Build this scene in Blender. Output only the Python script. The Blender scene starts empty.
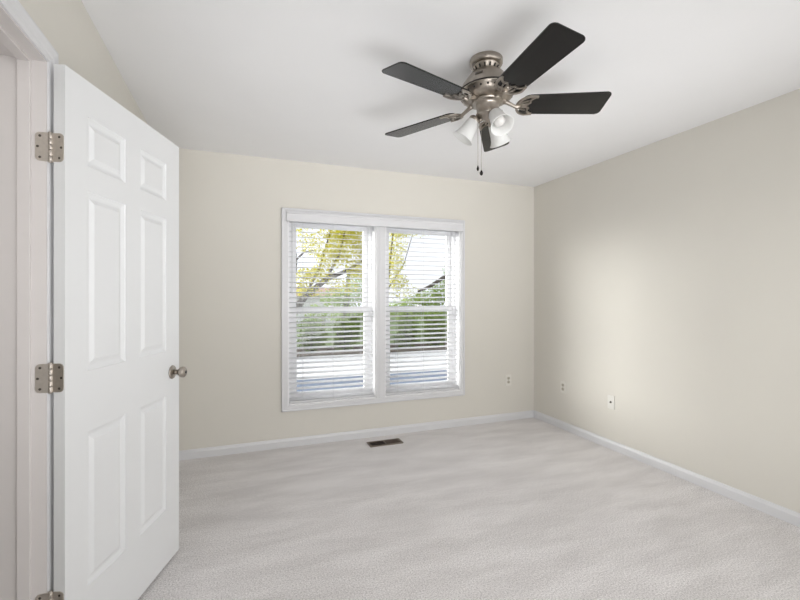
import bpy, bmesh, math, random
from mathutils import Vector, Matrix
C = bpy.context.scene
COL = C.collection
R = math.radians
random.seed(7)

# ------------------------------------------------------------------ camera, world, lights, exposure
CAMZ = 1.284
cam = bpy.data.objects.new('camera', bpy.data.cameras.new('camera'))
COL.objects.link(cam)
cam.location = (0, 0, CAMZ)
cam.rotation_euler = (R(90), 0, -R(20.6))
cam.data.sensor_width = 36
cam.data.lens = 36 * 425 / 800
cam.data.shift_y = -0.005
cam.data.clip_start = 0.02
C.camera = cam

LP = dict(world=1.15, sun=10.0, beam=9.5, side=8, fill=26, hall=3.0)
w = bpy.data.worlds.new('sky'); C.world = w
w.use_nodes = True
bg = w.node_tree.nodes['Background']
bg.inputs['Color'].default_value = (0.92, 0.945, 1.0, 1)
bg.inputs['Strength'].default_value = LP['world']

sun = bpy.data.objects.new('sun', bpy.data.lights.new('sun', 'SUN'))   # low hazy sun, beyond the garden to the left
COL.objects.link(sun)
sun.data.energy = LP['sun']
sun.data.angle = R(42)
sun.data.color = (1.0, 0.98, 0.95)
sun.rotation_euler = Vector((1.5, -0.90, -0.20)).to_track_quat('-Z', 'Y').to_euler()

def area(name, loc, target, sx, sy, power, col=(1, 1, 1), spread=180):
    l = bpy.data.objects.new(name, bpy.data.lights.new(name, 'AREA'))
    COL.objects.link(l)
    l.data.shape = 'RECTANGLE'; l.data.size = sx; l.data.size_y = sy
    l.data.energy = power; l.data.color = col
    l.data.spread = R(spread)
    l.location = loc
    l.rotation_euler = (Vector(target) - Vector(loc)).to_track_quat('-Z', 'Y').to_euler()
    return l
area('ceiling_fill_light', (1.15, -0.26, 0.62), (1.05, 2.7, 2.44), 3.2, 1.0, LP['beam'], (0.985, 0.99, 1.0), 60)  # added panel behind the camera, brightens the ceiling; no real lamp
area('side_fill_light', (2.86, 0.40, 1.25), (-0.3, 1.9, 1.2), 1.5, 1.8, LP['side'], (0.985, 0.99, 1.0), 150)  # added softbox by the right wall, out of view
area('room_fill_light', (1.3, -0.34, 1.30), (1.5, 3.7, 0.9), 2.8, 1.9, LP['fill'], (0.985, 0.99, 1.0), 130)  # added softbox behind the camera, lifts the whole room
area('hall_fill_light', (-1.25, 0.75, 2.3), (-1.2, 0.8, 0.0), 0.5, 0.5, LP['hall'], (1.0, 0.97, 0.95))  # invented lamp in the unseen hall, added as fill
for px in (0.77, 1.64):                         # portals: guide the daylight through the two windows
    p = area('window_portal', (px, 3.95, 1.17), (px, 0, 1.17), 0.80, 1.66, 1)
    p.data.cycles.is_portal = True

C.view_settings.view_transform = 'Standard'
C.view_settings.look = 'None'
C.view_settings.exposure = 0.16
C.view_settings.gamma = 1.0
C.view_settings.use_curve_mapping = False

# ------------------------------------------------------------------ materials
def lin(c):
    return tuple(((v / 255) / 12.92 if v / 255 <= 0.04045 else ((v / 255 + 0.055) / 1.055) ** 2.4) for v in c)

def mat(name, rgb, rough=0.5, metal=0.0, var=0.03, scale=8.0, bump=0.0, bscale=200.0, spec=0.5,
        trans=0.0, coat=0.0):
    """Principled material with a little procedural variation."""
    m = bpy.data.materials.new(name); m.use_nodes = True
    nt = m.node_tree; b = nt.nodes['Principled BSDF']
    c = lin(rgb)
    n = nt.nodes.new('ShaderNodeTexNoise'); n.inputs['Scale'].default_value = scale
    n.inputs['Detail'].default_value = 4
    tc = nt.nodes.new('ShaderNodeTexCoord')
    nt.links.new(tc.outputs['Object'], n.inputs['Vector'])
    r = nt.nodes.new('ShaderNodeValToRGB')
    r.color_ramp.elements[0].position = 0.3; r.color_ramp.elements[1].position = 0.7
    r.color_ramp.elements[0].color = (*[max(0, v * (1 - var)) for v in c], 1)
    r.color_ramp.elements[1].color = (*[min(1, v * (1 + var)) for v in c], 1)
    nt.links.new(n.outputs['Fac'], r.inputs['Fac'])
    nt.links.new(r.outputs['Color'], b.inputs['Base Color'])
    b.inputs['Roughness'].default_value = rough
    b.inputs['Metallic'].default_value = metal
    b.inputs['Specular IOR Level'].default_value = spec
    b.inputs['Coat Weight'].default_value = coat
    if bump:
        n2 = nt.nodes.new('ShaderNodeTexNoise'); n2.inputs['Scale'].default_value = bscale
        n2.inputs['Detail'].default_value = 3
        nt.links.new(tc.outputs['Object'], n2.inputs['Vector'])
        bp = nt.nodes.new('ShaderNodeBump'); bp.inputs['Strength'].default_value = bump
        bp.inputs['Distance'].default_value = 0.003
        nt.links.new(n2.outputs['Fac'], bp.inputs['Height'])
        nt.links.new(bp.outputs['Normal'], b.inputs['Normal'])
    if trans:                                   # thin translucent sheet (blind slats, glass shades, leaves)
        t = nt.nodes.new('ShaderNodeBsdfTranslucent')
        nt.links.new(r.outputs['Color'], t.inputs['Color'])
        mx = nt.nodes.new('ShaderNodeMixShader'); mx.inputs['Fac'].default_value = trans
        nt.links.new(b.outputs['BSDF'], mx.inputs[1]); nt.links.new(t.outputs['BSDF'], mx.inputs[2])
        nt.links.new(mx.outputs['Shader'], nt.nodes['Material Output'].inputs['Surface'])
    return m

M = {}
M['wall'] = mat('cream_wall_paint', (225, 221.5, 213), 0.6, var=0.008, scale=3, bump=0.12, bscale=260, spec=0.3)
M['ceiling'] = mat('ceiling_paint', (244, 244, 245), 0.7, var=0.008, scale=3, bump=0.12, bscale=180, spec=0.2)
M['trim'] = mat('white_semigloss_trim', (226, 226, 228), 0.35, var=0.008, scale=5)
M['jamb'] = mat('warm_white_frame_paint', (224, 219, 217), 0.4, var=0.01, scale=6)
M['door'] = mat('white_door_paint', (236, 237, 238), 0.42, var=0.008, scale=4, bump=0.06, bscale=90)
M['nickel'] = mat('brushed_nickel', (170, 162, 153), 0.33, 1.0, var=0.06, scale=60)
M['hinge'] = mat('satin_nickel_hinge', (206, 199, 191), 0.48, 1.0, var=0.06, scale=80)
M['dark'] = mat('painted_recess_shade', (38, 34, 30), 0.7, var=0.1)  # dark colour stands for shade inside holes, slots and the register
M['screw'] = mat('screw_head_metal', (110, 104, 98), 0.4, 1.0, var=0.1)
M['blade'] = mat('black_satin_blade', (9, 8, 8), 0.27, var=0.05, scale=3, spec=0.45, coat=0.0)
M['edge'] = mat('dark_iron', (48, 44, 42), 0.4, 0.8, var=0.1)
M['shade'] = mat('frosted_white_glass', (250, 250, 249), 0.25, var=0.004, trans=0.5)
M['bulb'] = mat('frosted_bulb_glass', (205, 203, 200), 0.3, var=0.01)
M['slat'] = mat('white_blind_slat', (251, 251, 252), 0.4, var=0.003, trans=0.45)
M['vinyl'] = mat('white_vinyl_window', (248, 248, 249), 0.35, var=0.006)
M['cord'] = mat('white_cord', (222, 222, 222), 0.7, var=0.02)
M['plate'] = mat('white_wall_plate', (234, 232, 226), 0.35, var=0.005)
M['ivory'] = mat('almond_wall_plate', (232, 229, 222), 0.4, var=0.005)
M['recept'] = mat('almond_receptacle', (190, 184, 168), 0.4, var=0.005)
M['register'] = mat('brown_register_metal', (84, 70, 58), 0.45, 0.4, var=0.08, scale=30)
M['regrim'] = mat('tan_register_rim', (118, 106, 94), 0.45, 0.3, var=0.05, scale=30)
M['bark'] = mat('bark', (76, 68, 58), 0.9, var=0.25, scale=14, bump=0.4, bscale=30)
M['leaf_yellow'] = mat('spring_leaf_yellow', (206, 200, 52), 0.6, var=0.22, scale=2.5, trans=0.35)
M['leaf_green'] = mat('fresh_green_leaf', (138, 164, 50), 0.6, var=0.3, scale=2.5, trans=0.3)
M['leaf_dark'] = mat('shrub_leaf', (108, 134, 34), 0.6, var=0.35, scale=3, trans=0.25)
M['leaf_deep'] = mat('deep_green_leaf', (66, 84, 42), 0.6, var=0.3, scale=3, trans=0.2)
M['concrete'] = mat('pale_concrete', (222, 222, 222), 0.85, var=0.04, scale=2, bump=0.1, bscale=60)
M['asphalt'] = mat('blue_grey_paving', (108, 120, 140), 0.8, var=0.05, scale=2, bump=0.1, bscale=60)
M['grass'] = mat('lawn', (90, 110, 50), 0.9, var=0.25, scale=6, bump=0.3, bscale=40)
M['mulch'] = mat('brown_mulch', (84, 68, 52), 0.95, var=0.3, scale=20, bump=0.4, bscale=40)
M['timber'] = mat('weathered_timber', (96, 88, 76), 0.8, var=0.15, scale=10)
M['siding'] = mat('white_siding', (226, 226, 226), 0.7, var=0.02, scale=5)
M['roofing'] = mat('pinkish_shingles', (176, 142, 128), 0.9, var=0.1, scale=20)

def glass_mat():
    m = bpy.data.materials.new('clear_window_glass'); m.use_nodes = True
    nt = m.node_tree; nt.nodes.remove(nt.nodes['Principled BSDF'])
    t = nt.nodes.new('ShaderNodeBsdfTransparent'); t.inputs['Color'].default_value = (0.97, 0.98, 0.98, 1)
    g = nt.nodes.new('ShaderNodeBsdfGlossy'); g.inputs['Roughness'].default_value = 0.02
    lw = nt.nodes.new('ShaderNodeLayerWeight'); lw.inputs['Blend'].default_value = 0.5
    pw = nt.nodes.new('ShaderNodeMath'); pw.operation = 'POWER'; pw.inputs[1].default_value = 5
    nt.links.new(lw.outputs['Facing'], pw.inputs[0])
    f = nt.nodes.new('ShaderNodeMath'); f.operation = 'MULTIPLY_ADD'; f.use_clamp = True
    f.inputs[1].default_value = 0.96; f.inputs[2].default_value = 0.04
    nt.links.new(pw.outputs[0], f.inputs[0])
    mx = nt.nodes.new('ShaderNodeMixShader')
    nt.links.new(f.outputs[0], mx.inputs['Fac'])
    nt.links.new(t.outputs['BSDF'], mx.inputs[1]); nt.links.new(g.outputs['BSDF'], mx.inputs[2])
    nt.links.new(mx.outputs['Shader'], nt.nodes['Material Output'].inputs['Surface'])
    return m
M['glass'] = glass_mat()

def carpet_mat():
    m = bpy.data.materials.new('grey_cut_pile_carpet'); m.use_nodes = True
    nt = m.node_tree; b = nt.nodes['Principled BSDF']
    tc = nt.nodes.new('ShaderNodeTexCoord')
    def noise(scale, detail=3, sc=(1, 1, 1), rot=0.0, rough=0.5):
        mp = nt.nodes.new('ShaderNodeMapping'); mp.inputs['Scale'].default_value = sc
        mp.inputs['Rotation'].default_value = (0, 0, rot)
        n = nt.nodes.new('ShaderNodeTexNoise'); n.inputs['Scale'].default_value = scale
        n.inputs['Detail'].default_value = detail; n.inputs['Roughness'].default_value = rough
        nt.links.new(tc.outputs['Object'], mp.inputs['Vector']); nt.links.new(mp.outputs['Vector'], n.inputs['Vector'])
        return n
    def ramp(n, p0, p1, c0, c1):
        r = nt.nodes.new('ShaderNodeValToRGB')
        r.color_ramp.elements[0].position = p0; r.color_ramp.elements[1].position = p1
        r.color_ramp.elements[0].color = (*c0, 1); r.color_ramp.elements[1].color = (*c1, 1)
        nt.links.new(n.outputs['Fac'], r.inputs['Fac']); return r
    tuft = ramp(noise(140, 5, rough=0.75), 0.30, 0.62, lin((176, 171, 170)), lin((255, 252, 251)))
    swath = ramp(noise(3.2, 6, (0.55, 2.0, 1), R(24), 0.65), 0.38, 0.62, (0.90, 0.895, 0.89), (1.04, 1.04, 1.04))
    mx = nt.nodes.new('ShaderNodeMix'); mx.data_type = 'RGBA'; mx.blend_type = 'MULTIPLY'
    mx.inputs['Factor'].default_value = 1.0
    nt.links.new(tuft.outputs['Color'], mx.inputs['A']); nt.links.new(swath.outputs['Color'], mx.inputs['B'])
    nt.links.new(mx.outputs['Result'], b.inputs['Base Color'])
    b.inputs['Roughness'].default_value = 1.0
    b.inputs['Specular IOR Level'].default_value = 0.05
    b.inputs['Sheen Weight'].default_value = 0.15
    bp = nt.nodes.new('ShaderNodeBump'); bp.inputs['Strength'].default_value = 0.6
    bp.inputs['Distance'].default_value = 0.006
    nt.links.new(noise(140, 5, rough=0.75).outputs['Fac'], bp.inputs['Height'])
    nt.links.new(bp.outputs['Normal'], b.inputs['Normal'])
    return m
M['carpet'] = carpet_mat()

# ------------------------------------------------------------------ mesh helpers
def box(bm, x0, x1, y0, y1, z0, z1, bevel=0.0, mtx=None, mi=0):
    vs = [bm.verts.new((x, y, z)) for z in (z0, z1) for y in (y0, y1) for x in (x0, x1)]
    fs = [(0, 2, 3, 1), (4, 5, 7, 6), (0, 1, 5, 4), (2, 6, 7, 3), (0, 4, 6, 2), (1, 3, 7, 5)]
    faces = [bm.faces.new([vs[i] for i in f]) for f in fs]
    for f in faces: f.material_index = mi
    if bevel:
        es = list({e for f in faces for e in f.edges})
        g = bmesh.ops.bevel(bm, geom=es, offset=bevel, segments=2, affect='EDGES', profile=0.6)
        vs = list({v for f in g['faces'] for v in f.verts} | {v for v in vs if v.is_valid})
    if mtx is not None:
        bmesh.ops.transform(bm, matrix=mtx, verts=[v for v in vs if v.is_valid])

def lathe(bm, prof, seg=32, mtx=None, cap0=True, cap1=True):
    """Revolve (radius, z) pairs about Z."""
    rings = []
    for r, z in prof:
        rings.append([bm.verts.new((r * math.cos(2 * math.pi * k / seg), r * math.sin(2 * math.pi * k / seg), z)) for k in range(seg)])
    for a, b in zip(rings, rings[1:]):
        for k in range(seg):
            f = bm.faces.new((a[k], a[(k + 1) % seg], b[(k + 1) % seg], b[k])); f.smooth = True
    if cap0: bm.faces.new(rings[0][::-1])
    if cap1: bm.faces.new(rings[-1])
    if mtx is not None:
        bmesh.ops.transform(bm, matrix=mtx, verts=[v for r in rings for v in r])

def tube(bm, pts, rad, seg=8, cap=True):
    pts = [Vector(p) for p in pts]
    if not hasattr(rad, '__len__'): rad = [rad] * len(pts)
    rings = []; up = None
    for i, p in enumerate(pts):
        t = (pts[min(i + 1, len(pts) - 1)] - pts[max(i - 1, 0)]).normalized()
        if up is None:
            up = Vector((0, 0, 1)) if abs(t.z) < 0.9 else Vector((1, 0, 0))
        s = t.cross(up).normalized(); up = s.cross(t).normalized()
        rings.append([bm.verts.new(p + rad[i] * (math.cos(2 * math.pi * k / seg) * s + math.sin(2 * math.pi * k / seg) * up)) for k in range(seg)])
    for a, b in zip(rings, rings[1:]):
        for k in range(seg):
            f = bm.faces.new((a[k], a[(k + 1) % seg], b[(k + 1) % seg], b[k])); f.smooth = True
    if cap:
        bm.faces.new(rings[0][::-1]); bm.faces.new(rings[-1])

def prism(bm, pts, z0, z1, mtx=None):
    """Extrude an XY outline from z0 to z1."""
    a = [bm.verts.new((x, y, z0)) for x, y in pts]; b = [bm.verts.new((x, y, z1)) for x, y in pts]
    bm.faces.new(a[::-1]); bm.faces.new(b)
    n = len(pts)
    for k in range(n): bm.faces.new((a[k], a[(k + 1) % n], b[(k + 1) % n], b[k]))
    if mtx is not None: bmesh.ops.transform(bm, matrix=mtx, verts=a + b)

def rrect(x0, x1, y0, y1, r, seg=5):
    out = []
    for cx, cy, a0 in ((x1 - r, y1 - r, 0), (x0 + r, y1 - r, 90), (x0 + r, y0 + r, 180), (x1 - r, y0 + r, 270)):
        for k in range(seg + 1):
            a = R(a0 + 90 * k / seg); out.append((cx + r * math.cos(a), cy + r * math.sin(a)))
    return out

def extrude_profile(bm, prof, p0, p1, out, up=Vector((0, 0, 1))):
    """Sweep a moulding profile [(outwards, up), ...] in a straight line from p0 to p1."""
    p0 = Vector(p0); p1 = Vector(p1); out = Vector(out); up = Vector(up)
    a = [bm.verts.new(p0 + out * u + up * v) for u, v in prof]
    b = [bm.verts.new(p1 + out * u + up * v) for u, v in prof]
    n = len(prof)
    for k in range(n): bm.faces.new((a[k], a[(k + 1) % n], b[(k + 1) % n], b[k]))
    bm.faces.new(a[::-1]); bm.faces.new(b)

def obj(name, bm, m, parent=None, loc=None, smooth=False):
    bmesh.ops.recalc_face_normals(bm, faces=bm.faces[:])
    me = bpy.data.meshes.new(name); bm.to_mesh(me); bm.free()
    for x in (m if isinstance(m, (list, tuple)) else [m]): me.materials.append(M[x])
    if smooth:
        for p in me.polygons: p.use_smooth = True
    o = bpy.data.objects.new(name, me); COL.objects.link(o)
    if parent: o.parent = parent
    if loc is not None: o.location = loc
    return o

def tag(o, label, cat, group=None, kind=None):
    o['label'] = label; o['category'] = cat
    if group: o['group'] = group
    if kind: o['kind'] = kind
    return o

def empty(name, loc=(0, 0, 0), rotz=0.0):
    o = bpy.data.objects.new(name, None); COL.objects.link(o)
    o.location = loc; o.rotation_euler = (0, 0, rotz); o.empty_display_size = 0.1
    return o

def BM(): return bmesh.new()

# ------------------------------------------------------------------ room shell
XL, XR, YB, YN, H = -0.582, 2.918, 3.72, -0.42, 2.44
WT = 0.135                      # left wall thickness
DY1, DY0, DH = 1.676, 0.90, 2.035    # door opening: hinge jamb face, strike jamb face, head height
OX = [(0.378, 1.163), (1.247, 2.034)]  # window openings
OZ0, OZ1 = 0.350, 1.985

bm = BM(); box(bm, XL, XR, YN, YB, -0.05, 0.0)
tag(obj('floor', bm, 'carpet'), 'pale grey cut pile carpet covering the bedroom floor', 'floor', kind='structure')
bm = BM(); box(bm, XL - WT, XR + .15, YN - .15, YB + .17, H, H + .1)
tag(obj('ceiling', bm, 'ceiling'), 'flat white painted ceiling above the fan', 'ceiling', kind='structure')
bm = BM()
x0, x1, x2, x3 = OX[0][0], OX[0][1], OX[1][0], OX[1][1]
YO = YB + 0.17
box(bm, XL - WT, x0, YB, YO, -0.4, H); box(bm, x3, XR + .15, YB, YO, -0.4, H)
box(bm, x0, x3, YB, YO, -0.4, OZ0); box(bm, x0, x3, YB, YO, OZ1, H); box(bm, x1, x2, YB, YO, OZ0, OZ1)
tag(obj('wall_back', bm, 'wall'), 'cream painted wall with the twin window', 'wall', kind='structure')
bm = BM(); box(bm, XR, XR + .15, YN - .15, YB, -0.4, H)
tag(obj('wall_right', bm, 'wall'), 'long blank cream wall on the right side of the room', 'wall', kind='structure')
bm = BM()
box(bm, XL - WT, XL, DY1 + 0.02, YB, -.05, H); box(bm, XL - WT, XL, YN, DY0 - .02, -.05, H)
box(bm, XL - WT, XL, DY0 - .02, DY1 + .02, DH + .02, H)
tag(obj('wall_left', bm, 'wall'), 'cream wall holding the doorway behind the open white door', 'wall', kind='structure')
bm = BM(); box(bm, XL - WT, XR, YN - .15, YN, -.05, H)
tag(obj('wall_near', bm, 'wall'), 'cream wall behind the camera', 'wall', kind='structure')
# hall beyond the doorway
bm = BM()
box(bm, XL - 1.3, XL - 1.2, -0.2, 3.0, -.05, H); box(bm, XL - 1.2, XL - WT, -0.2, -0.1, -.05, H)
box(bm, XL - 1.2, XL - WT, 2.9, 3.0, -.05, H); box(bm, XL - 1.3, XL - WT, -0.2, 3.0, H, H + .1)
tag(obj('wall_hall', bm, 'wall'), 'cream hallway walls beyond the doorway', 'wall', kind='structure')
bm = BM(); box(bm, XL - 1.3, XL, -0.2, 3.0, -.05, -0.001)
tag(obj('floor_hall', bm, 'carpet'), 'grey hallway carpet beyond the doorway', 'floor', kind='structure')

BASE = [(0, 0), (0.013, 0), (0.013, 0.052), (0.009, 0.062), (0.006, 0.072), (0, 0.074)]
bm = BM(); extrude_profile(bm, BASE, (XL, YB, 0), (XR, YB, 0), (0, -1, 0))
tag(obj('baseboard_back', bm, 'trim'), 'white baseboard along the wall under the window', 'baseboard', kind='structure')
bm = BM(); extrude_profile(bm, BASE, (XR, YN, 0), (XR, YB - .013, 0), (-1, 0, 0))
tag(obj('baseboard_right', bm, 'trim'), 'white baseboard along the right wall', 'baseboard', kind='structure')
bm = BM(); extrude_profile(bm, BASE, (XL, 1.76, 0), (XL, YB - .013, 0), (1, 0, 0))
tag(obj('baseboard_left', bm, 'trim'), 'white baseboard on the left wall behind the open door', 'baseboard', kind='structure')
bm = BM(); extrude_profile(bm, BASE, (XL + .013, YN, 0), (XR - .013, YN, 0), (0, 1, 0))
tag(obj('baseboard_near', bm, 'trim'), 'white baseboard along the wall behind the camera', 'baseboard', kind='structure')

# ------------------------------------------------------------------ doorway frame (trim_1)
t1 = tag(empty('trim_1', (XL, DY1, 0)), 'white painted doorframe with moulded casing around the doorway on the left', 'door frame', kind='structure')
def L(o):                         # place world-coordinate meshes under an empty
    o.location = -Vector(o.parent.location) if o.parent.rotation_euler.z == 0 else o.location
    return o
bm = BM()
box(bm, XL - WT, XL, DY1, DY1 + .02, 0, DH + .02); box(bm, XL - WT, XL, DY0 - .02, DY0, 0, DH + .02)
box(bm, XL - WT, XL, DY0, DY1, DH, DH + .02)
L(obj('jamb', bm, 'jamb', t1))
sx0, sx1 = XL - 0.039 - 0.034, XL - 0.039
bm = BM()
box(bm, sx0, sx1, DY1 - .011, DY1, 0, DH, .002); box(bm, sx0, sx1, DY0, DY0 + .011, 0, DH, .002)
box(bm, sx0, sx1, DY0 + .011, DY1 - .011, DH - .011, DH, .002)
L(obj('door_stop', bm, 'jamb', t1))
# casing: stepped profile, outwards from opening edge (u) and away from the wall (v)
CP = [(0, 0), (0, .006), (.006, .008), (.018, .008), (.024, .011), (.046, .014), (.055, .012), (.057, .009), (.057, 0)]
bm = BM()
rv = .005
def casing(bm, side):
    s = 1 if side == 'room' else -1
    fx = XL if s == 1 else XL - WT
    ops = [((DY1 + rv, 0), (DY1 + rv, DH + rv), (1, 0)), ((DY0 - rv, 0), (DY0 - rv, DH + rv), (-1, 0)), ]
    # legs with mitred tops and the head
    for y, d in ((DY1 + rv, 1), (DY0 - rv, -1)):
        a = [bm.verts.new((fx + s * v, y + d * u, 0)) for u, v in CP]
        b = [bm.verts.new((fx + s * v, y + d * u, DH + rv + u)) for u, v in CP]
        n = len(CP)
        for k in range(n): bm.faces.new((a[k], a[(k + 1) % n], b[(k + 1) % n], b[k]))
        bm.faces.new(a); bm.faces.new(b)
    a = [bm.verts.new((fx + s * v, DY1 + rv + u, DH + rv + u)) for u, v in CP]
    b = [bm.verts.new((fx + s * v, DY0 - rv - u, DH + rv + u)) for u, v in CP]
    for k in range(len(CP)): bm.faces.new((a[k], a[(k + 1) % len(CP)], b[(k + 1) % len(CP)], b[k]))
    bm.faces.new(a); bm.faces.new(b)
casing(bm, 'room'); casing(bm, 'hall')
L(obj('casing', bm, 'trim', t1))

# ------------------------------------------------------------------ open six-panel door (door_1)
PIN = Vector((XL + 0.0105, DY1 - 0.001, 0))
THETA = R(161.5)
door = tag(empty('door_1', PIN, THETA), 'open white six-panel door with nickel knob and hinges', 'door', kind='structure')
# door-local frame = closed pose: leaf runs towards -Y, hall face looks to -X
DW, DT = 0.763, 0.035
dx1, dx0 = -0.008, -0.043
def dy(u): return -0.003 - u
panels = []
for u0, u1 in ((0.105, 0.322), (0.424, 0.638)):
    for z0, z1 in ((1.735, 1.908), (1.024, 1.648), (0.272, 0.813)):
        panels.append((u0, u1, z0, z1))
def door_leaf():
    bm = BM()
    us = sorted({0, DW, *[p[0] for p in panels], *[p[1] for p in panels]})
    zs = sorted({0.014, 2.031, *[p[2] for p in panels], *[p[3] for p in panels]})
    isp = lambda u, z: any(p[0] <= u < p[1] and p[2] <= z < p[3] for p in panels)
    for face, x, d in ((0, dx0, 1), (1, dx1, -1)):     # d: direction into the leaf
        for ua, ub in zip(us, us[1:]):
            for za, zb in zip(zs, zs[1:]):
                if not isp((ua + ub) / 2, (za + zb) / 2):
                    bm.faces.new([bm.verts.new((x, dy(u), z)) for u, z in ((ua, za), (ub, za), (ub, zb), (ua, zb))])
        for u0, u1, z0, z1 in panels:
            # ovolo down, flat, then bevel up to raised field
            steps = [(0, 0), (.0006, .0035), (.013, .0095), (.018, .0105), (.022, .010), (.036, .003), (.038, .002)]
            rings = [[bm.verts.new((x + d * t, dy(u), z)) for u, z in ((u0 + i, z0 + i), (u1 - i, z0 + i), (u1 - i, z1 - i), (u0 + i, z1 - i))] for i, t in steps]
            for a, b in zip(rings, rings[1:]):
                for k in range(4): bm.faces.new((a[k], a[(k + 1) % 4], b[(k + 1) % 4], b[k]))
            bm.faces.new(rings[-1])
    zt, zb = 2.031, 0.014
    for q in (((0, zb), (0, zt)), ((0, zt), (DW, zt)), ((DW, zt), (DW, zb)), ((DW, zb), (0, zb))):
        (ua, za), (ub, zb_) = q
        bm.faces.new([bm.verts.new(p) for p in ((dx0, dy(ua), za), (dx0, dy(ub), zb_), (dx1, dy(ub), zb_), (dx1, dy(ua), za))])
    bmesh.ops.remove_doubles(bm, verts=bm.verts[:], dist=1e-5)
    return bm
obj('door_leaf', door_leaf(), 'door', door)
rot = Matrix.Rotation(-THETA, 4, 'Z')
def world_to_door(v): return rot @ (Vector(v) - PIN)
for zc in (1.762, 1.020, 0.285):
    hg = bpy.data.objects.new('hinge', None); COL.objects.link(hg); hg.parent = door; hg.location = (0, 0, zc)
    hh = 0.0460
    # knuckles round the pin
    bm = BM()
    for k in range(5):
        z0 = -hh + k * (2 * hh / 5)
        lathe(bm, [(.0055, z0 + .0006), (.0062, z0 + .0014), (.0062, z0 + 2 * hh / 5 - .0014), (.0055, z0 + 2 * hh / 5 - .0006)], 16)
    lathe(bm, [(.003, hh), (.0066, hh), (.0066, hh + .002), (.003, hh + .004)], 16)
    lathe(bm, [(.003, -hh - .004), (.0066, -hh - .002), (.0066, -hh), (.003, -hh)], 16)
    obj('knuckle', bm, 'hinge', hg)
    # leaf on the door edge (edge plane y = -0.003), runs to -X
    mtx = Matrix(((-1, 0, 0, 0), (0, 0, 1, -.003), (0, 1, 0, 0), (0, 0, 0, 1)))
    def leaf_outline():
        a = rrect(0, .040, -hh, hh, .013)
        a = [p for p in a if p[0] > .013]
        return [(0.002, -hh)] + [p for p in a if p[1] < 0][::1] + [p for p in a if p[1] >= 0] + [(0.002, hh)] if False else a
    out = [(.002, -hh)]
    for k in range(6):
        t = R(-90 + 90 * k / 5); out.append((.027 + .013 * math.cos(t), -hh + .013 + .013 * math.sin(t)))
    for k in range(6):
        t = R(90 * k / 5); out.append((.027 + .013 * math.cos(t), hh - .013 + .013 * math.sin(t)))
    out.append((.002, hh))
    bm = BM(); prism(bm, out, 0, .0022, mtx)
    l1 = obj('leaf_plate', bm, 'hinge', hg)
    for sx, sz in ((.027, .034), (.033, 0), (.027, -.034)):
        bm = BM(); lathe(bm, [(.0040, .0015), (.0040, .0026), (.0022, .0030)], 12, mtx @ Matrix.Translation((sx, sz, 0)))
        obj('screw', bm, 'screw', l1)
    # leaf on the jamb: fixed to the frame, facing -Y in the world
    jm = rot.to_4x4() @ Matrix(((-1, 0, 0, 0), (0, 0, -1, 0.001), (0, 1, 0, 0), (0, 0, 0, 1)))
    bm = BM(); prism(bm, out, 0, .0022, jm)
    l2 = obj('leaf_plate', bm, 'hinge', hg)
    for sx, sz in ((.027, .034), (.033, 0), (.027, -.034)):
        bm = BM(); lathe(bm, [(.0040, .0015), (.0040, .0026), (.0022, .0030)], 12, jm @ Matrix.Translation((sx, sz, 0)))
        obj('screw', bm, 'screw', l2)
# knobs, both faces
KU, KZ = 0.692, 0.915
for s, fx in ((-1, dx0), (1, dx1)):
    k = bpy.data.objects.new('door_knob', None); COL.objects.link(k); k.parent = door
    k.location = (fx, dy(KU), KZ)
    mt = Matrix.Rotation(R(90) * s, 4, 'Y')
    bm = BM(); lathe(bm, [(.0325, 0), (.0325, .004), (.030, .007), (.020, .009), (.016, .010)], 32, mt)
    obj('rose', bm, 'nickel', k)
    bm = BM(); lathe(bm, [(.0125, .008), (.0115, .022), (.0125, .030), (.018, .035), (.0245, .042), (.0268, .050), (.0255, .058), (.020, .064), (.012, .0665), (.010, .066)], 32, mt)
    obj('knob', bm, 'nickel', k)
    bm = BM(); lathe(bm, [(.0075, .0655), (.0075, .0675), (.004, .068)], 16, mt)
    obj('lock_button', bm, 'edge', k)
bm = BM(); box(bm, dx0 + .005, dx1 - .005, dy(DW) - .0015, dy(DW), KZ - .028, KZ + .028)
obj('latch_plate', bm, 'nickel', door)

# ------------------------------------------------------------------ twin window
TW = 0.055
tx0, tx1, tz0, tz1 = x0 - TW + .002, x3 + .040, OZ0 - .046, OZ1 + .046
t2 = tag(empty('trim_2', (x0, YB, OZ0)), 'white picture-frame casing around the twin window', 'window casing', kind='structure')
WP = [(0, 0), (0, .010), (.008, .013), (.035, .014), (.040, .017), (.044, .017), (.048, 0)]
bm = BM()
for (a0, a1, b0, b1) in ((x0 - .052, x0 + .001, tz0, tz1), (x3 - .001, x3 + .042, tz0, tz1)):
    box(bm, a0, a1, YB - .014, YB, b0, b1, .003)
    e0, e1 = (a0, a0 + .012) if a0 < 1 else (a1 - .012, a1)
    box(bm, e0, e1, YB - .020, YB, b0, b1, .003)
box(bm, x0 - .052, x3 + .042, YB - .0138, YB, OZ1 - .001, tz1, .003); box(bm, x0 - .052, x3 + .042, YB - .020, YB, tz1 - .012, tz1, .003)
box(bm, x0 - .052, x3 + .042, YB - .0138, YB, tz0, OZ0 + .001, .003); box(bm, x0 - .052, x3 + .042, YB - .020, YB, tz0, tz0 + .012, .003)
L(obj('casing', bm, 'trim', t2))
bm = BM(); box(bm, x1 - .002, x2 + .002, YB - .014, YB, OZ0, OZ1, .004)
box(bm, x1 + .024, x1 + .060, YB - .018, YB - .010, OZ0, OZ1, .003)
L(obj('mullion_casing', bm, 'trim', t2))

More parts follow.
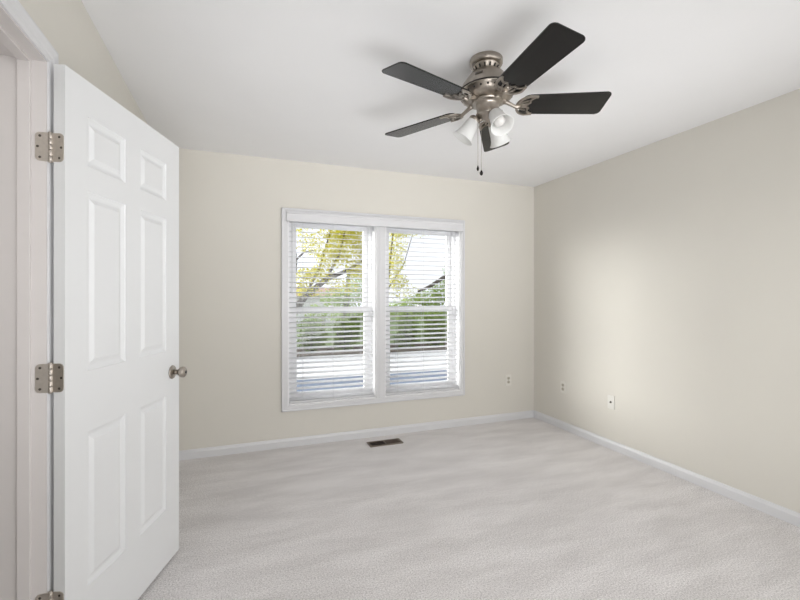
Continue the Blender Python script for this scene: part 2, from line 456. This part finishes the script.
FY = YB + 0.085                     # window unit's inner face
for n, (a, b) in enumerate(OX):
    wn = tag(empty('window_%d' % (n + 1), ((a + b) / 2, YB + .06, OZ0)),
             ['left double-hung window of the pair, beside the blank wall', 'right double-hung window of the pair, nearer the room corner'][n], 'window', kind='structure')
    bm = BM()
    box(bm, a, a + .012, YB + .001, YO, OZ0, OZ1); box(bm, b - .012, b, YB + .001, YO, OZ0, OZ1)
    box(bm, a + .012, b - .012, YB + .001, YO, OZ0, OZ0 + .012); box(bm, a + .012, b - .012, YB + .001, YO, OZ1 - .012, OZ1)
    # vinyl frame
    box(bm, a + .012, a + .040, FY, YO, OZ0 + .012, OZ1 - .012, .002); box(bm, b - .040, b - .012, FY, YO, OZ0 + .012, OZ1 - .012, .002)
    box(bm, a + .040, b - .040, FY, YO, OZ0 + .012, OZ0 + .038, .002); box(bm, a + .040, b - .040, FY, YO, OZ1 - .040, OZ1 - .012, .002)
    L(obj('frame', bm, 'vinyl', wn))
    zm = 1.166
    def sash(name, y0, y1, z0, z1, rb, rt):
        bm = BM(); sw = .046
        box(bm, a + .040, a + .040 + sw, y0, y1, z0, z1, .004); box(bm, b - .040 - sw, b - .040, y0, y1, z0, z1, .004)
        box(bm, a + .040 + sw, b - .040 - sw, y0, y1, z0, z0 + rb, .004); box(bm, a + .040 + sw, b - .040 - sw, y0, y1, z1 - rt, z1, .004)
        s = L(obj(name, bm, 'vinyl', wn))
        bm = BM(); ym = (y0 + y1) / 2
        box(bm, a + .038 + sw, b - .038 - sw, ym - .002, ym + .002, z0 + rb - .004, z1 - rt + .004)
        obj('pane', bm, 'glass', s)
        return s
    sash('lower_sash', FY + .008, FY + .034, OZ0 + .038, zm + .021, .050, .042)
    sash('upper_sash', FY + .040, FY + .066, zm - .018, OZ1 - .040, .036, .055)
    bm = BM(); box(bm, (a + b) / 2 - .022, (a + b) / 2 + .022, FY + .010, FY + .034, zm + .021, zm + .033, .003)
    L(obj('sash_lock', bm, 'vinyl', wn))

# blinds: inside mounted, slats tipped a little towards the room
for n, (a, b) in enumerate(OX):
    cx = (a + b) / 2
    bl = tag(empty('window_blind', (cx, YB + .034, OZ0 + .014)),
             ['white horizontal blind lowered over the left window, beside the blank wall', 'white horizontal blind lowered over the right window, nearer the room corner'][n],
             'blind', 'white slatted blinds on the twin window')
    hw = (b - a) / 2 - .016
    z_bot, z_top = OZ0 + .014, 1.968
    def LL(o):
        o.location = (0, 0, 0); return o
    zz = lambda z: z - z_bot
    bm = BM(); box(bm, -hw, hw, -.027, .027, zz(1.920), zz(1.970), .002); obj('headrail', bm, 'slat', bl)
    bm = BM(); box(bm, -hw, hw, -.024, .024, 0, .018, .004); obj('bottom_rail', bm, 'slat', bl)
    bm = BM(); z = z_bot + .034; tilt = R(11)
    while z < 1.905:
        cs = [(-.024, 0), (-.012, .0018), (0, .0024), (.012, .0018), (.024, 0)]
        th = .0026
        top = [(y, v + th / 2) for y, v in cs]; bot = [(y, v - th / 2) for y, v in cs][::-1]
        prof = [(y * math.cos(tilt) - v * math.sin(tilt), y * math.sin(tilt) + v * math.cos(tilt)) for y, v in top + bot]
        A = [bm.verts.new((-hw, y, zz(z) + v)) for y, v in prof]; B = [bm.verts.new((hw, y, zz(z) + v)) for y, v in prof]
        for k in range(len(A)): bm.faces.new((A[k], A[(k + 1) % len(A)], B[(k + 1) % len(A)], B[k]))
        bm.faces.new(A); bm.faces.new(B)
        z += .0436
    obj('slats', bm, 'slat', bl)
    for s in (-1, 0, 1):
        bm = BM()
        px = s * (hw - .115)
        for y in (-.0255, .0255):
            tube(bm, [(px, y, .016), (px, y, zz(1.925))], .0009, 6)
        zc = z_bot + .034
        while zc < 1.905:
            tube(bm, [(px, -.0255, zz(zc) - .0070), (px, .0255, zz(zc) + .0028)], .0006, 4); zc += .0436
        obj('ladder_cord', bm, 'cord', bl)
    if n == 0:
        bm = BM(); tube(bm, [(-hw + .02, -.031, zz(1.925)), (-hw + .02, -.031, zz(1.30))], .0035, 6)
        obj('tilt_wand', bm, 'cord', bl)
    else:
        bm = BM()
        for q in (0, .008): tube(bm, [(hw - .04 + q, -.031, zz(1.925)), (hw - .04 + q, -.031, zz(1.05))], .0010, 6)
        cd = obj('lift_cord', bm, 'cord', bl)
# one valance across both
vx0, vx1 = x0 - .012, x3 + .012
va = tag(empty('blind_valance', ((vx0 + vx1) / 2, YB - .03, 1.915)), 'long white valance board across the tops of both blinds', 'valance')
bm = BM(); hx = (vx1 - vx0) / 2
VP = [(0, 0), (0, .066), (-.004, .074), (-.010, .080), (-.016, .082), (-.016, .010), (-.012, .004), (-.012, 0)]
extrude_profile(bm, [(-u, v) for u, v in [(0.0, 0), (.012, 0), (.014, .006), (.012, .012), (.012, .062), (.018, .070), (.018, .082), (0, .082)]], (-hx, -.005, 0), (hx, -.005, 0), (0, 1, 0))
obj('front_board', bm, 'trim', va)
for s in (-1, 1):
    bm = BM(); box(bm, min(s * hx, s * (hx - .012)), max(s * hx, s * (hx - .012)), -.005, .0100, 0, .082, .001)
    obj('end_return', bm, 'trim', va)

# ------------------------------------------------------------------ wall plates
def wall_plate(name, loc, rotz, label, cat, kind, m):
    r = tag(empty(name, loc, rotz), label, cat)     # local -Y looks into the room
    mt = Matrix(((1, 0, 0, 0), (0, 0, -1, 0), (0, 1, 0, 0), (0, 0, 0, 1)))
    bm = BM(); prism(bm, rrect(-.035, .035, -.0575, .0575, .006), 0, .004, mt); prism(bm, rrect(-.032, .032, -.0545, .0545, .006), .004, .0058, mt)
    obj('cover', bm, m, r)
    if kind == 'duplex':
        for s in (-1, 1):
            bm = BM()
            o = [(x, y + s * .0195) for x, y in rrect(-.0165, .0165, -.0135, .0135, .012)]
            prism(bm, o, .004, .0074, mt); f = obj('receptacle', bm, 'recept', r)
            bm = BM()
            for px, hgt in ((-.006, .004), (.006, .0032)):
                prism(bm, [(px - .0011, s * .0195 + .002 - hgt), (px + .0011, s * .0195 + .002 - hgt), (px + .0011, s * .0195 + .002 + hgt), (px - .0011, s * .0195 + .002 + hgt)], .0072, .0077, mt)
            lathe(bm, [(.0022, .0072), (.0022, .0077)], 10, mt @ Matrix.Translation((0, s * .0195 - .008, 0)))
            obj('slots', bm, 'dark', f)
        bm = BM(); lathe(bm, [(.0032, .0055), (.0032, .0066), (.002, .007)], 12, mt); obj('screw', bm, 'screw', r)
    elif kind == 'coax':
        bm = BM(); lathe(bm, [(.0085, .0055), (.0085, .008), (.0052, .008), (.0052, .016), (.0038, .0165)], 16, mt); obj('connector', bm, 'screw', r)
        for s in (-1, 1):
            bm = BM(); lathe(bm, [(.003, .0055), (.003, .0066), (.002, .007)], 12, mt @ Matrix.Translation((0, s * .042, 0)))
            obj('screw', bm, 'plate', r)
    return r
wall_plate('wall_outlet', (2.594, YB, .415), 0, 'almond electrical outlet on the window wall near the room corner', 'outlet', 'duplex', 'ivory')
wall_plate('wall_outlet', (XR, 3.284, .406), R(-90), 'almond electrical outlet on the right wall, closest to the corner', 'outlet', 'duplex', 'ivory')
wall_plate('cable_plate', (XR, 2.718, .393), R(-90), 'white cable plate with one dark socket on the right wall', 'wall plate', 'coax', 'plate')

# ------------------------------------------------------------------ floor register
rg = tag(empty('floor_register', (1.184, 3.520, 0)), 'brown metal floor register in the carpet below the window', 'floor vent')
bm = BM()
RX, RY = .150, .062
for (a, b, c, d) in ((-RX, RX, -RY, -RY + .016), (-RX, RX, RY - .016, RY), (-RX, -RX + .018, -RY + .016, RY - .016), (RX - .018, RX, -RY + .016, RY - .016), (-.004, .004, -RY + .016, RY - .016)):
    box(bm, a, b, c, d, 0, .007, .0015)
obj('rim', bm, 'regrim', rg)
bm = BM(); box(bm, -RX + .018, RX - .018, -RY + .016, RY - .016, .0002, .0008); obj('duct_shade_sheet', bm, 'dark', rg)  # thin dark sheet painted as the shade below the louvres
for s, ang in ((-1, 35), (1, -40)):
    bm = BM()
    for k in range(12):
        x = s * (.012 + .0098 * k + .003)
        box(bm, -.0045, .0045, -RY + .017, RY - .017, -.0006, .0006, 0, Matrix.Translation((x, 0, .004)) @ Matrix.Rotation(R(ang), 4, 'Y'))
    obj('louvre_panel', bm, 'register', rg)
bm = BM(); box(bm, .118, .126, -.008, .008, .004, .010, .001); obj('damper_lever', bm, 'regrim', rg)

# ------------------------------------------------------------------ ceiling fan
FX, FYY = 1.125, 1.796
fan = tag(empty('ceiling_fan', (FX, FYY, H)), 'brushed nickel ceiling fan with five black blades and three glass shades', 'ceiling fan')
zf = lambda z: z - H
bm = BM(); lathe(bm, [(.076, zf(2.4395)), (.079, zf(2.437)), (.079, zf(2.414)), (.075, zf(2.408)), (.064, zf(2.406))], 40)
obj('canopy', bm, 'nickel', fan)
bm = BM(); lathe(bm, [(.066, zf(2.407)), (.062, zf(2.400)), (.050, zf(2.380)), (.046, zf(2.374))], 40)
nk = obj('hanger_collar', bm, 'nickel', fan)
for k in range(14):
    bm = BM()
    box(bm, .0, .003, -.004, .004, -.010, .010, .0, Matrix.Rotation(2 * math.pi * k / 14, 4, 'Z') @ Matrix.Translation((.0545, 0, zf(2.389))) @ Matrix.Rotation(R(31), 4, 'Y'))
    obj('vent_slot', bm, 'dark', nk)
bm = BM(); lathe(bm, [(.044, zf(2.380)), (.058, zf(2.378)), (.078, zf(2.364)), (.102, zf(2.336)), (.122, zf(2.306)), (.133, zf(2.284)), (.136, zf(2.274)), (.135, zf(2.268)), (.128, zf(2.264)), (.122, zf(2.250)), (.108, zf(2.240)), (.085, zf(2.232)), (.060, zf(2.229))], 48)
mh = obj('motor_housing', bm, 'nickel', fan)
for k in range(24):
    bm = BM()
    lathe(bm, [(.0052, -.002), (.0052, .0014), (.004, .0016)], 10, Matrix.Rotation(2 * math.pi * k / 24, 4, 'Z') @ Matrix.Translation((.1255, 0, zf(2.2572))) @ Matrix.Rotation(R(113), 4, 'Y'))
    obj('vent_hole', bm, 'dark', mh)
bm = BM(); lathe(bm, [(.134, zf(2.282)), (.1375, zf(2.279)), (.1375, zf(2.275)), (.135, zf(2.272))], 48)
obj('trim_ring', bm, 'edge', mh)
bm = BM(); box(bm, -.018, .018, -.0015, .0015, -.008, .008, .001, Matrix.Rotation(R(-140 + 90), 4, 'Z') @ Matrix.Translation((0, -.1130, zf(2.3215))) @ Matrix.Rotation(R(-34), 4, 'X'))
obj('badge', bm, 'screw', mh)
bm = BM(); lathe(bm, [(.072, zf(2.232)), (.076, zf(2.229)), (.076, zf(2.222)), (.066, zf(2.218)), (.056, zf(2.214)), (.053, zf(2.206)), (.052, zf(2.176)), (.056, zf(2.170)), (.056, zf(2.162)), (.046, zf(2.154)), (.030, zf(2.146)), (.014, zf(2.140)), (.008, zf(2.132)), (.004, zf(2.128))], 40)
obj('switch_housing', bm, 'nickel', fan)

BZ = 2.2135; PITCH = R(12.2); TIP = .580
def blade_mesh():
    bm = BM()
    # slightly flared blade, rounded outer corners, shouldered root
    w0, w1, r0, r1, rc = .066, .078, .165, TIP, .022
    pts = []
    for cy, s in ((w1, 1),):
        for k in range(7):
            a = R(90 - 90 * k / 6); pts.append((r1 - rc + rc * math.cos(a), w1 - rc + rc * math.sin(a)))
        for k in range(7):
            a = R(-90 * k / 6); pts.append((r1 - rc + rc * math.cos(a), -w1 + rc + rc * math.sin(a)))
    for k in range(7):
        a = R(-90 - 90 * k / 6); pts.append((r0 + .03 + .03 * math.cos(a), -w0 + .03 + .03 * math.sin(a)))
    for k in range(7):
        a = R(180 - 90 * k / 6); pts.append((r0 + .03 + .03 * math.cos(a), w0 - .03 + .03 * math.sin(a)))
    prism(bm, pts, -.003, .003)
    bmesh.ops.bevel(bm, geom=[e for e in bm.edges if abs(e.verts[0].co.z - e.verts[1].co.z) < 1e-6], offset=.001, segments=1, affect='EDGES')
    return bm
def strip(bm, pts, wd, z0, z1):
    """Flat bar following a 2D polyline."""
    n = len(pts); P = [Vector((*p, 0)) for p in pts]
    if not hasattr(wd, '__len__'): wd = [wd] * n
    ring = []
    for i in range(n):
        t = (P[min(i + 1, n - 1)] - P[max(i - 1, 0)]).normalized(); s = Vector((-t.y, t.x, 0))
        a, b = P[i] + s * wd[i] / 2, P[i] - s * wd[i] / 2
        ring.append([bm.verts.new((a.x, a.y, z0)), bm.verts.new((b.x, b.y, z0)), bm.verts.new((b.x, b.y, z1)), bm.verts.new((a.x, a.y, z1))])
    for a, b in zip(ring, ring[1:]):
        for k in range(4): bm.faces.new((a[k], a[(k + 1) % 4], b[(k + 1) % 4], b[k]))
    bm.faces.new(ring[0][::-1]); bm.faces.new(ring[-1])
def iron_mesh():
    """Openwork bracket under the blade root: curved rim, scalloped edge, ribs and boss."""
    bm = BM(); z0, z1 = -.0085, -.0032
    rim = []
    for k in range(21):
        a = R(100 + 160 * k / 20)
        rim.append((.205 + .062 * math.cos(a) * (1.0), .064 * math.sin(a)))
    rim = [(.232, .060)] + rim + [(.232, -.060)]
    strip(bm, rim, .011, z0 - .002, z1)
    sc = []
    for k in range(25):                       # three scallops between the rim's ends
        t = k / 24; y = .060 - .120 * t
        sc.append((.228 - .026 * math.sin(math.pi * t) - .012 * abs(math.sin(3 * math.pi * t)), y))
    strip(bm, sc, .009, z0, z1)
    for y in (-.034, -.014, .014, .034):
        xe = .228 - .026 * math.sin(math.pi * (.060 - y) / .12) - .006
        strip(bm, [(.150, y * .45), (.175, y * .8), (xe, y)], .007, z0, z1)
    lathe(bm, [(.013, -.010), (.013, z1)], 20, Matrix.Translation((.172, 0, 0)))
    return bm
def arm_mesh():
    bm = BM()
    tube(bm, [(.070, 0, 2.232 - BZ), (.095, 0, 2.226 - BZ), (.118, 0, .0), (.140, 0, -.012), (.165, 0, -.007)], [.011, .011, .009, .009, .010], 10)
    box(bm, .060, .090, -.016, .016, 2.226 - BZ, 2.234 - BZ, .002)
    return bm
first = None
for k in range(5):
    az = R(-19.8 + 72 * k)
    mtx = Matrix.Translation((0, 0, zf(BZ))) @ Matrix.Rotation(az, 4, 'Z')
    pm = mtx @ Matrix.Translation((0, 0, 0)) @ Matrix.Rotation(-PITCH, 4, 'X')
    if first is None:
        b = obj('fan_blade', blade_mesh(), 'blade', fan)
        i = obj('blade_iron', iron_mesh(), 'nickel', fan)
        s = []
        for q in (-.030, 0, .030):
            bm = BM(); lathe(bm, [(.0045, -.0100), (.0045, -.0032)], 10, Matrix.Translation((.196, q, 0)))
            s.append(obj('screw', bm, 'screw', i))
        a = obj('blade_arm', arm_mesh(), 'nickel', fan)
        first = (b, i, a, s)
    else:
        b, i, a = [x.copy() for x in first[:3]]
        for x in (b, i, a): COL.objects.link(x); x.parent = fan
        for q in first[3]:
            s = q.copy(); COL.objects.link(s); s.parent = i
    b.matrix_local = pm; i.matrix_local = pm; a.matrix_local = mtx

# light kit
def shade_prof():
    out = [(.024, 0), (.029, .004), (.033, .016), (.036, .040), (.039, .066), (.044, .088), (.052, .104), (.056, .108)]
    inn = [(r - .003, z) for r, z in out[::-1]]
    return out + inn[:-1] + [(.0215, .003)]
for k in range(3):
    az = R(-92 + 120 * k)
    rz = Matrix.Rotation(az, 4, 'Z')
    root = Vector((.055, 0, zf(2.156)))
    ax = Matrix.Translation(root) @ Matrix.Rotation(R(90 + 54), 4, 'Y')       # local +Z points out and down
    bm = BM()
    tube(bm, [rz @ Vector((.020, 0, zf(2.160))), rz @ Vector((.040, 0, zf(2.140))), rz @ root], [.010, .010, .012], 10)
    lathe(bm, [(.012, -.004), (.024, 0), (.030, .008), (.031, .020), (.029, .022)], 24, rz @ ax)
    for q in range(3):
        a2 = 2 * math.pi * q / 3
        tube(bm, [rz @ ax @ Vector((.030 * math.cos(a2), .030 * math.sin(a2), .014)), rz @ ax @ Vector((.038 * math.cos(a2), .038 * math.sin(a2), .014))], .003, 6)
    obj('lamp_holder', bm, 'nickel', fan)
    bm = BM(); lathe(bm, shade_prof(), 32, rz @ ax @ Matrix.Translation((0, 0, .010)), False, False)
    sh = obj('lamp_shade', bm, 'shade', fan)
    bm = BM(); lathe(bm, [(.012, .012), (.013, .030), (.020, .048), (.026, .066), (.0275, .076), (.025, .088), (.017, .097), (.006, .101), (.001, .1015)], 24, rz @ ax)
    obj('bulb', bm, 'bulb', sh)
# pull chains
for (px, py, zb, fr) in ((-.050, -.006, 1.912, .006), (-.038, -.018, 1.888, .008)):
    bm = BM(); tube(bm, [(px, py, zf(2.156)), (px, py, zf(zb))], .0010, 6)
    for q in range(46): 
        z = zb + (2.155 - zb) * q / 45
        lathe(bm, [(.0004, -.0014), (.0016, 0), (.0004, .0014)], 6, Matrix.Translation((px, py, zf(z))))
    ch = obj('pull_chain', bm, 'nickel', fan)
    bm = BM(); lathe(bm, [(.002, .002), (fr * .55, -.003), (fr, -.010), (fr, -.016), (fr * .6, -.022), (.001, -.024)], 16, Matrix.Translation((px, py, zf(zb))))
    obj('fob', bm, 'edge', ch)

# the fan hangs a touch out of level: swing everything under the collar about the hanger
bpy.context.view_layer.update()
NRM = Vector((-.0106, .0421, 1)).normalized()
piv = Vector((0, 0, zf(2.385)))
swing = Matrix.Translation(piv) @ Vector((0, 0, 1)).rotation_difference(NRM).to_matrix().to_4x4() @ Matrix.Translation(-piv)
for ch in fan.children:
    if ch.name.split('.')[0] not in ('canopy', 'hanger_collar', 'pull_chain'):
        ch.matrix_local = swing @ ch.matrix_local

# ------------------------------------------------------------------ outdoors
GZ = -0.40
bm = BM(); box(bm, -30, 45, YO, 60, GZ - .2, GZ - .01)
tag(obj('ground', bm, 'grass'), 'green lawn beyond the street outside the window', 'lawn', kind='structure')
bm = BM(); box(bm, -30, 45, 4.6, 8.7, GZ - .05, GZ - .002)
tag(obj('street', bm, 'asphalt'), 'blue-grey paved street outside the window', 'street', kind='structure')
bm = BM(); box(bm, -30, 45, 8.7, 11.6, GZ - .05, GZ)
tag(obj('sidewalk', bm, 'concrete'), 'pale concrete walk on the far side of the street', 'walk', kind='structure')
bm = BM(); prism(bm, [(YN - 1.0, 2.55), (YO + .30, 2.55), (1.8, 4.55)], -3.5, 6.0, Matrix(((0, 0, 1, 0), (1, 0, 0, 0), (0, 1, 0, 0), (0, 0, 0, 1))))  # gable added out of view to shade the ground outside
tag(obj('roof', bm, 'roofing'), 'unseen shingled roof added above the bedroom to cast shade outside', 'roof', kind='structure')
bm = BM()
box(bm, -8, 16, 11.60, 11.72, GZ - .02, GZ + .07, .01); box(bm, -8, 16, 11.56, 11.76, GZ + .07, GZ + .10, .01)
tag(obj('garden_edging', bm, 'timber'), 'low brown timber edging in front of the hedge', 'edging')
bm = BM(); box(bm, -8, 16, 11.74, 14.0, GZ - .02, GZ + .02)
tag(obj('planting_bed', bm, 'mulch'), 'brown mulch bed under the hedge', 'planting bed', kind='structure')

def leaves(bm, c, rad, n, size, squash=1.0, rng=random, shell=0.4):
    for _ in range(n):
        while True:
            v = Vector((rng.uniform(-1, 1), rng.uniform(-1, 1), rng.uniform(-1, 1)))
            if shell < v.length <= 1: break
        p = Vector(c) + Vector((v.x * rad, v.y * rad, v.z * rad * squash))
        d = Vector((rng.gauss(0, 1), rng.gauss(0, 1), rng.gauss(0, 1))).normalized()
        e = d.orthogonal().normalized()
        f = d.cross(e)
        s = size * rng.uniform(.6, 1.3)
        bm.faces.new([bm.verts.new(p + q) for q in (-d * s, e * s * .45 + f * s * .06, d * s, -e * s * .45 + f * s * .06)])

ORD = ['first', 'second', 'third', 'fourth', 'fifth', 'sixth', 'seventh', 'eighth']
HED = [(.9 + 1.02 * k, 12.55, 1.05, 'front') for k in range(8)] + [(1.3 + 1.02 * k, 13.65, 1.45, 'back') for k in range(8)]
for k, (x, y, h, row) in enumerate(HED):
    h *= random.uniform(.94, 1.08); k8 = k % 8
    sh = tag(empty('shrub', (x, y, GZ)), 'leafy green shrub across the street, %s from the left in the hedge\'s %s row' % (ORD[k8], row), 'shrub', 'hedge shrubs across the street')
    bm = BM()
    for q in range(5):
        a = 2 * math.pi * q / 5 + k
        tube(bm, [(.05 * math.cos(a), .05 * math.sin(a), 0), (.2 * math.cos(a), .2 * math.sin(a), h * .4), (.26 * math.cos(a), .26 * math.sin(a), h * .75)], [.025, .018, .008], 6)
    obj('stems', bm, 'bark', sh)
    bm = BM()
    for q in range(7):
        a = random.uniform(0, 6.28); rr = random.uniform(.02, .14)
        leaves(bm, (rr * math.cos(a), rr * math.sin(a), h * random.uniform(.22, .76)), random.uniform(.28, .36), 300, .05, .95)
    obj('foliage', bm, 'leaf_dark' if k % 3 else 'leaf_green', sh)

def tree(loc, label, limbs, blobs, leaf, size, seed):
    rng = random.Random(seed)
    t = tag(empty('tree', loc), label, 'tree', 'trees beyond the street')
    o = Vector(loc)
    bm = BM()
    for pts, rad in limbs:
        tube(bm, [Vector(p) - o for p in pts], rad, 8)
    obj('trunk', bm, 'bark', t)
    bm = BM()
    for (c, r, n, sq) in blobs:
        leaves(bm, Vector(c) - o, r, n, size, sq, rng, .1)
    obj('foliage', bm, leaf, t)
    return t
# leaning spring tree seen in the left window
tree((1.0, 14.9, GZ), 'yellow-green leaning spring tree seen through the left window',
     [([(1.0, 14.9, GZ), (1.4, 14.7, .3), (2.0, 14.4, 1.25), (2.7, 14.2, 1.85), (3.4, 14.1, 2.15), (4.3, 14.0, 2.75)], [.17, .15, .12, .09, .06, .03]),
      ([(2.0, 14.4, 1.25), (2.5, 14.4, 2.2), (2.9, 14.3, 3.6)], [.05, .04, .02]),
      ([(2.7, 14.2, 1.85), (3.1, 14.0, 2.7), (3.3, 13.9, 3.6)], [.05, .04, .02]),
      ([(1.4, 14.7, .3), (1.7, 14.5, 1.8), (1.75, 14.5, 2.5), (1.6, 14.5, 3.6)], [.06, .05, .04, .03]),
      ([(1.75, 14.5, 2.5), (2.0, 14.4, 2.75), (2.3, 14.3, 2.8)], [.035, .025, .012]),
      ([(3.4, 14.1, 2.15), (3.9, 14.0, 2.1), (4.4, 13.9, 2.3)], [.04, .03, .015])],
     [((3.4, 14.1, 3.0), .75, 1100, .8), ((2.9, 14.1, 2.6), .6, 620, .7), ((4.0, 14.0, 3.4), .8, 900, .8), ((3.1, 14.2, 3.6), .7, 800, .7), ((2.5, 14.3, 2.0), .55, 420, .6),
      ((3.8, 14.0, 2.2), .6, 560, .6), ((2.1, 14.3, 3.2), .6, 180, .8), ((1.9, 14.4, 1.9), .5, 260, .7), ((4.3, 14.0, 2.7), .6, 520, .8), ((2.1, 14.3, 1.45), .5, 260, .4),
      ((3.2, 14.1, 1.6), .6, 260, .5), ((2.4, 14.3, 2.9), .5, 160, .8)], 'leaf_yellow', .06, 1)
tree((5.3, 16.4, GZ), 'sparse pale green tree between the two windows',
     [([(5.3, 16.4, GZ), (5.6, 16.4, 1.5), (5.9, 16.4, 4.2)], [.09, .055, .03]),
      ([(5.6, 16.4, 1.5), (6.3, 16.3, 2.6), (6.8, 16.3, 4.2)], [.03, .02, .012])],
     [((6.1, 16.2, 3.9), .6, 520, .4), ((5.9, 16.1, 3.3), .5, 360, .9), ((5.8, 16.1, 2.6), .5, 460, .9), ((5.9, 16.1, 1.9), .5, 460, .7), ((6.2, 16.1, 1.4), .7, 300, .6), ((6.9, 16.1, 3.9), .5, 120, .4)], 'leaf_yellow', .055, 2)
tree((8.6, 15.2, GZ), 'dense green sloping tree seen through the right window',
     [([(8.6, 15.2, GZ), (8.5, 15.2, .8), (8.3, 15.1, 1.9), (8.2, 15.1, 2.9)], [.18, .15, .10, .05]),
      ([(8.3, 15.1, 1.9), (7.7, 14.7, 2.2), (7.2, 14.6, 1.95), (6.7, 14.6, 1.65), (6.2, 14.6, 1.45)], [.08, .08, .075, .06, .04]),
      ([(7.7, 14.7, 2.2), (7.75, 14.6, 2.6), (7.9, 14.6, 3.1)], [.06, .045, .02])],
     [((8.3, 15.2, 1.9), .7, 900, .8), ((7.6, 15.0, 1.5), .65, 900, .8), ((6.9, 15.0, 1.2), .6, 760, .7), ((6.2, 15.0, .95), .6, 620, .6), ((5.5, 15.0, .8), .5, 420, .6),
      ((8.6, 15.2, 2.6), .6, 420, .9), ((7.0, 15.0, .6), .8, 700, .6), ((8.0, 15.1, 2.3), .5, 330, .6)], 'leaf_green', .06, 3)
tree((4.2, 17.6, GZ), 'deep green bushy tree standing behind the yellow one',
     [([(4.2, 17.6, GZ), (4.2, 17.6, 1.0), (4.3, 17.6, 2.4)], [.16, .13, .06])],
     [((3.6, 17.5, 1.2), .6, 500, .6), ((4.4, 17.4, 1.3), .8, 900, .6), ((4.7, 17.4, 1.9), .6, 420, .7), ((5.3, 17.4, 1.2), .7, 620, .6), ((4.0, 17.5, .6), .9, 700, .5)], 'leaf_green', .06, 4)

hs = tag(empty('house', (2.2, 31.0, GZ)), 'distant white house with a pinkish roof across the street', 'house')
bm = BM(); box(bm, -4, 4, -3, 3, 0, 1.75); obj('walls', bm, 'siding', hs)
bm = BM(); prism(bm, [(-3.4, 1.7), (3.4, 1.7), (0, 2.35)], -4.3, 4.3, Matrix(((0, 0, 1, 0), (1, 0, 0, 0), (0, 1, 0, 0), (0, 0, 0, 1))))
obj('roof', bm, 'roofing', hs)
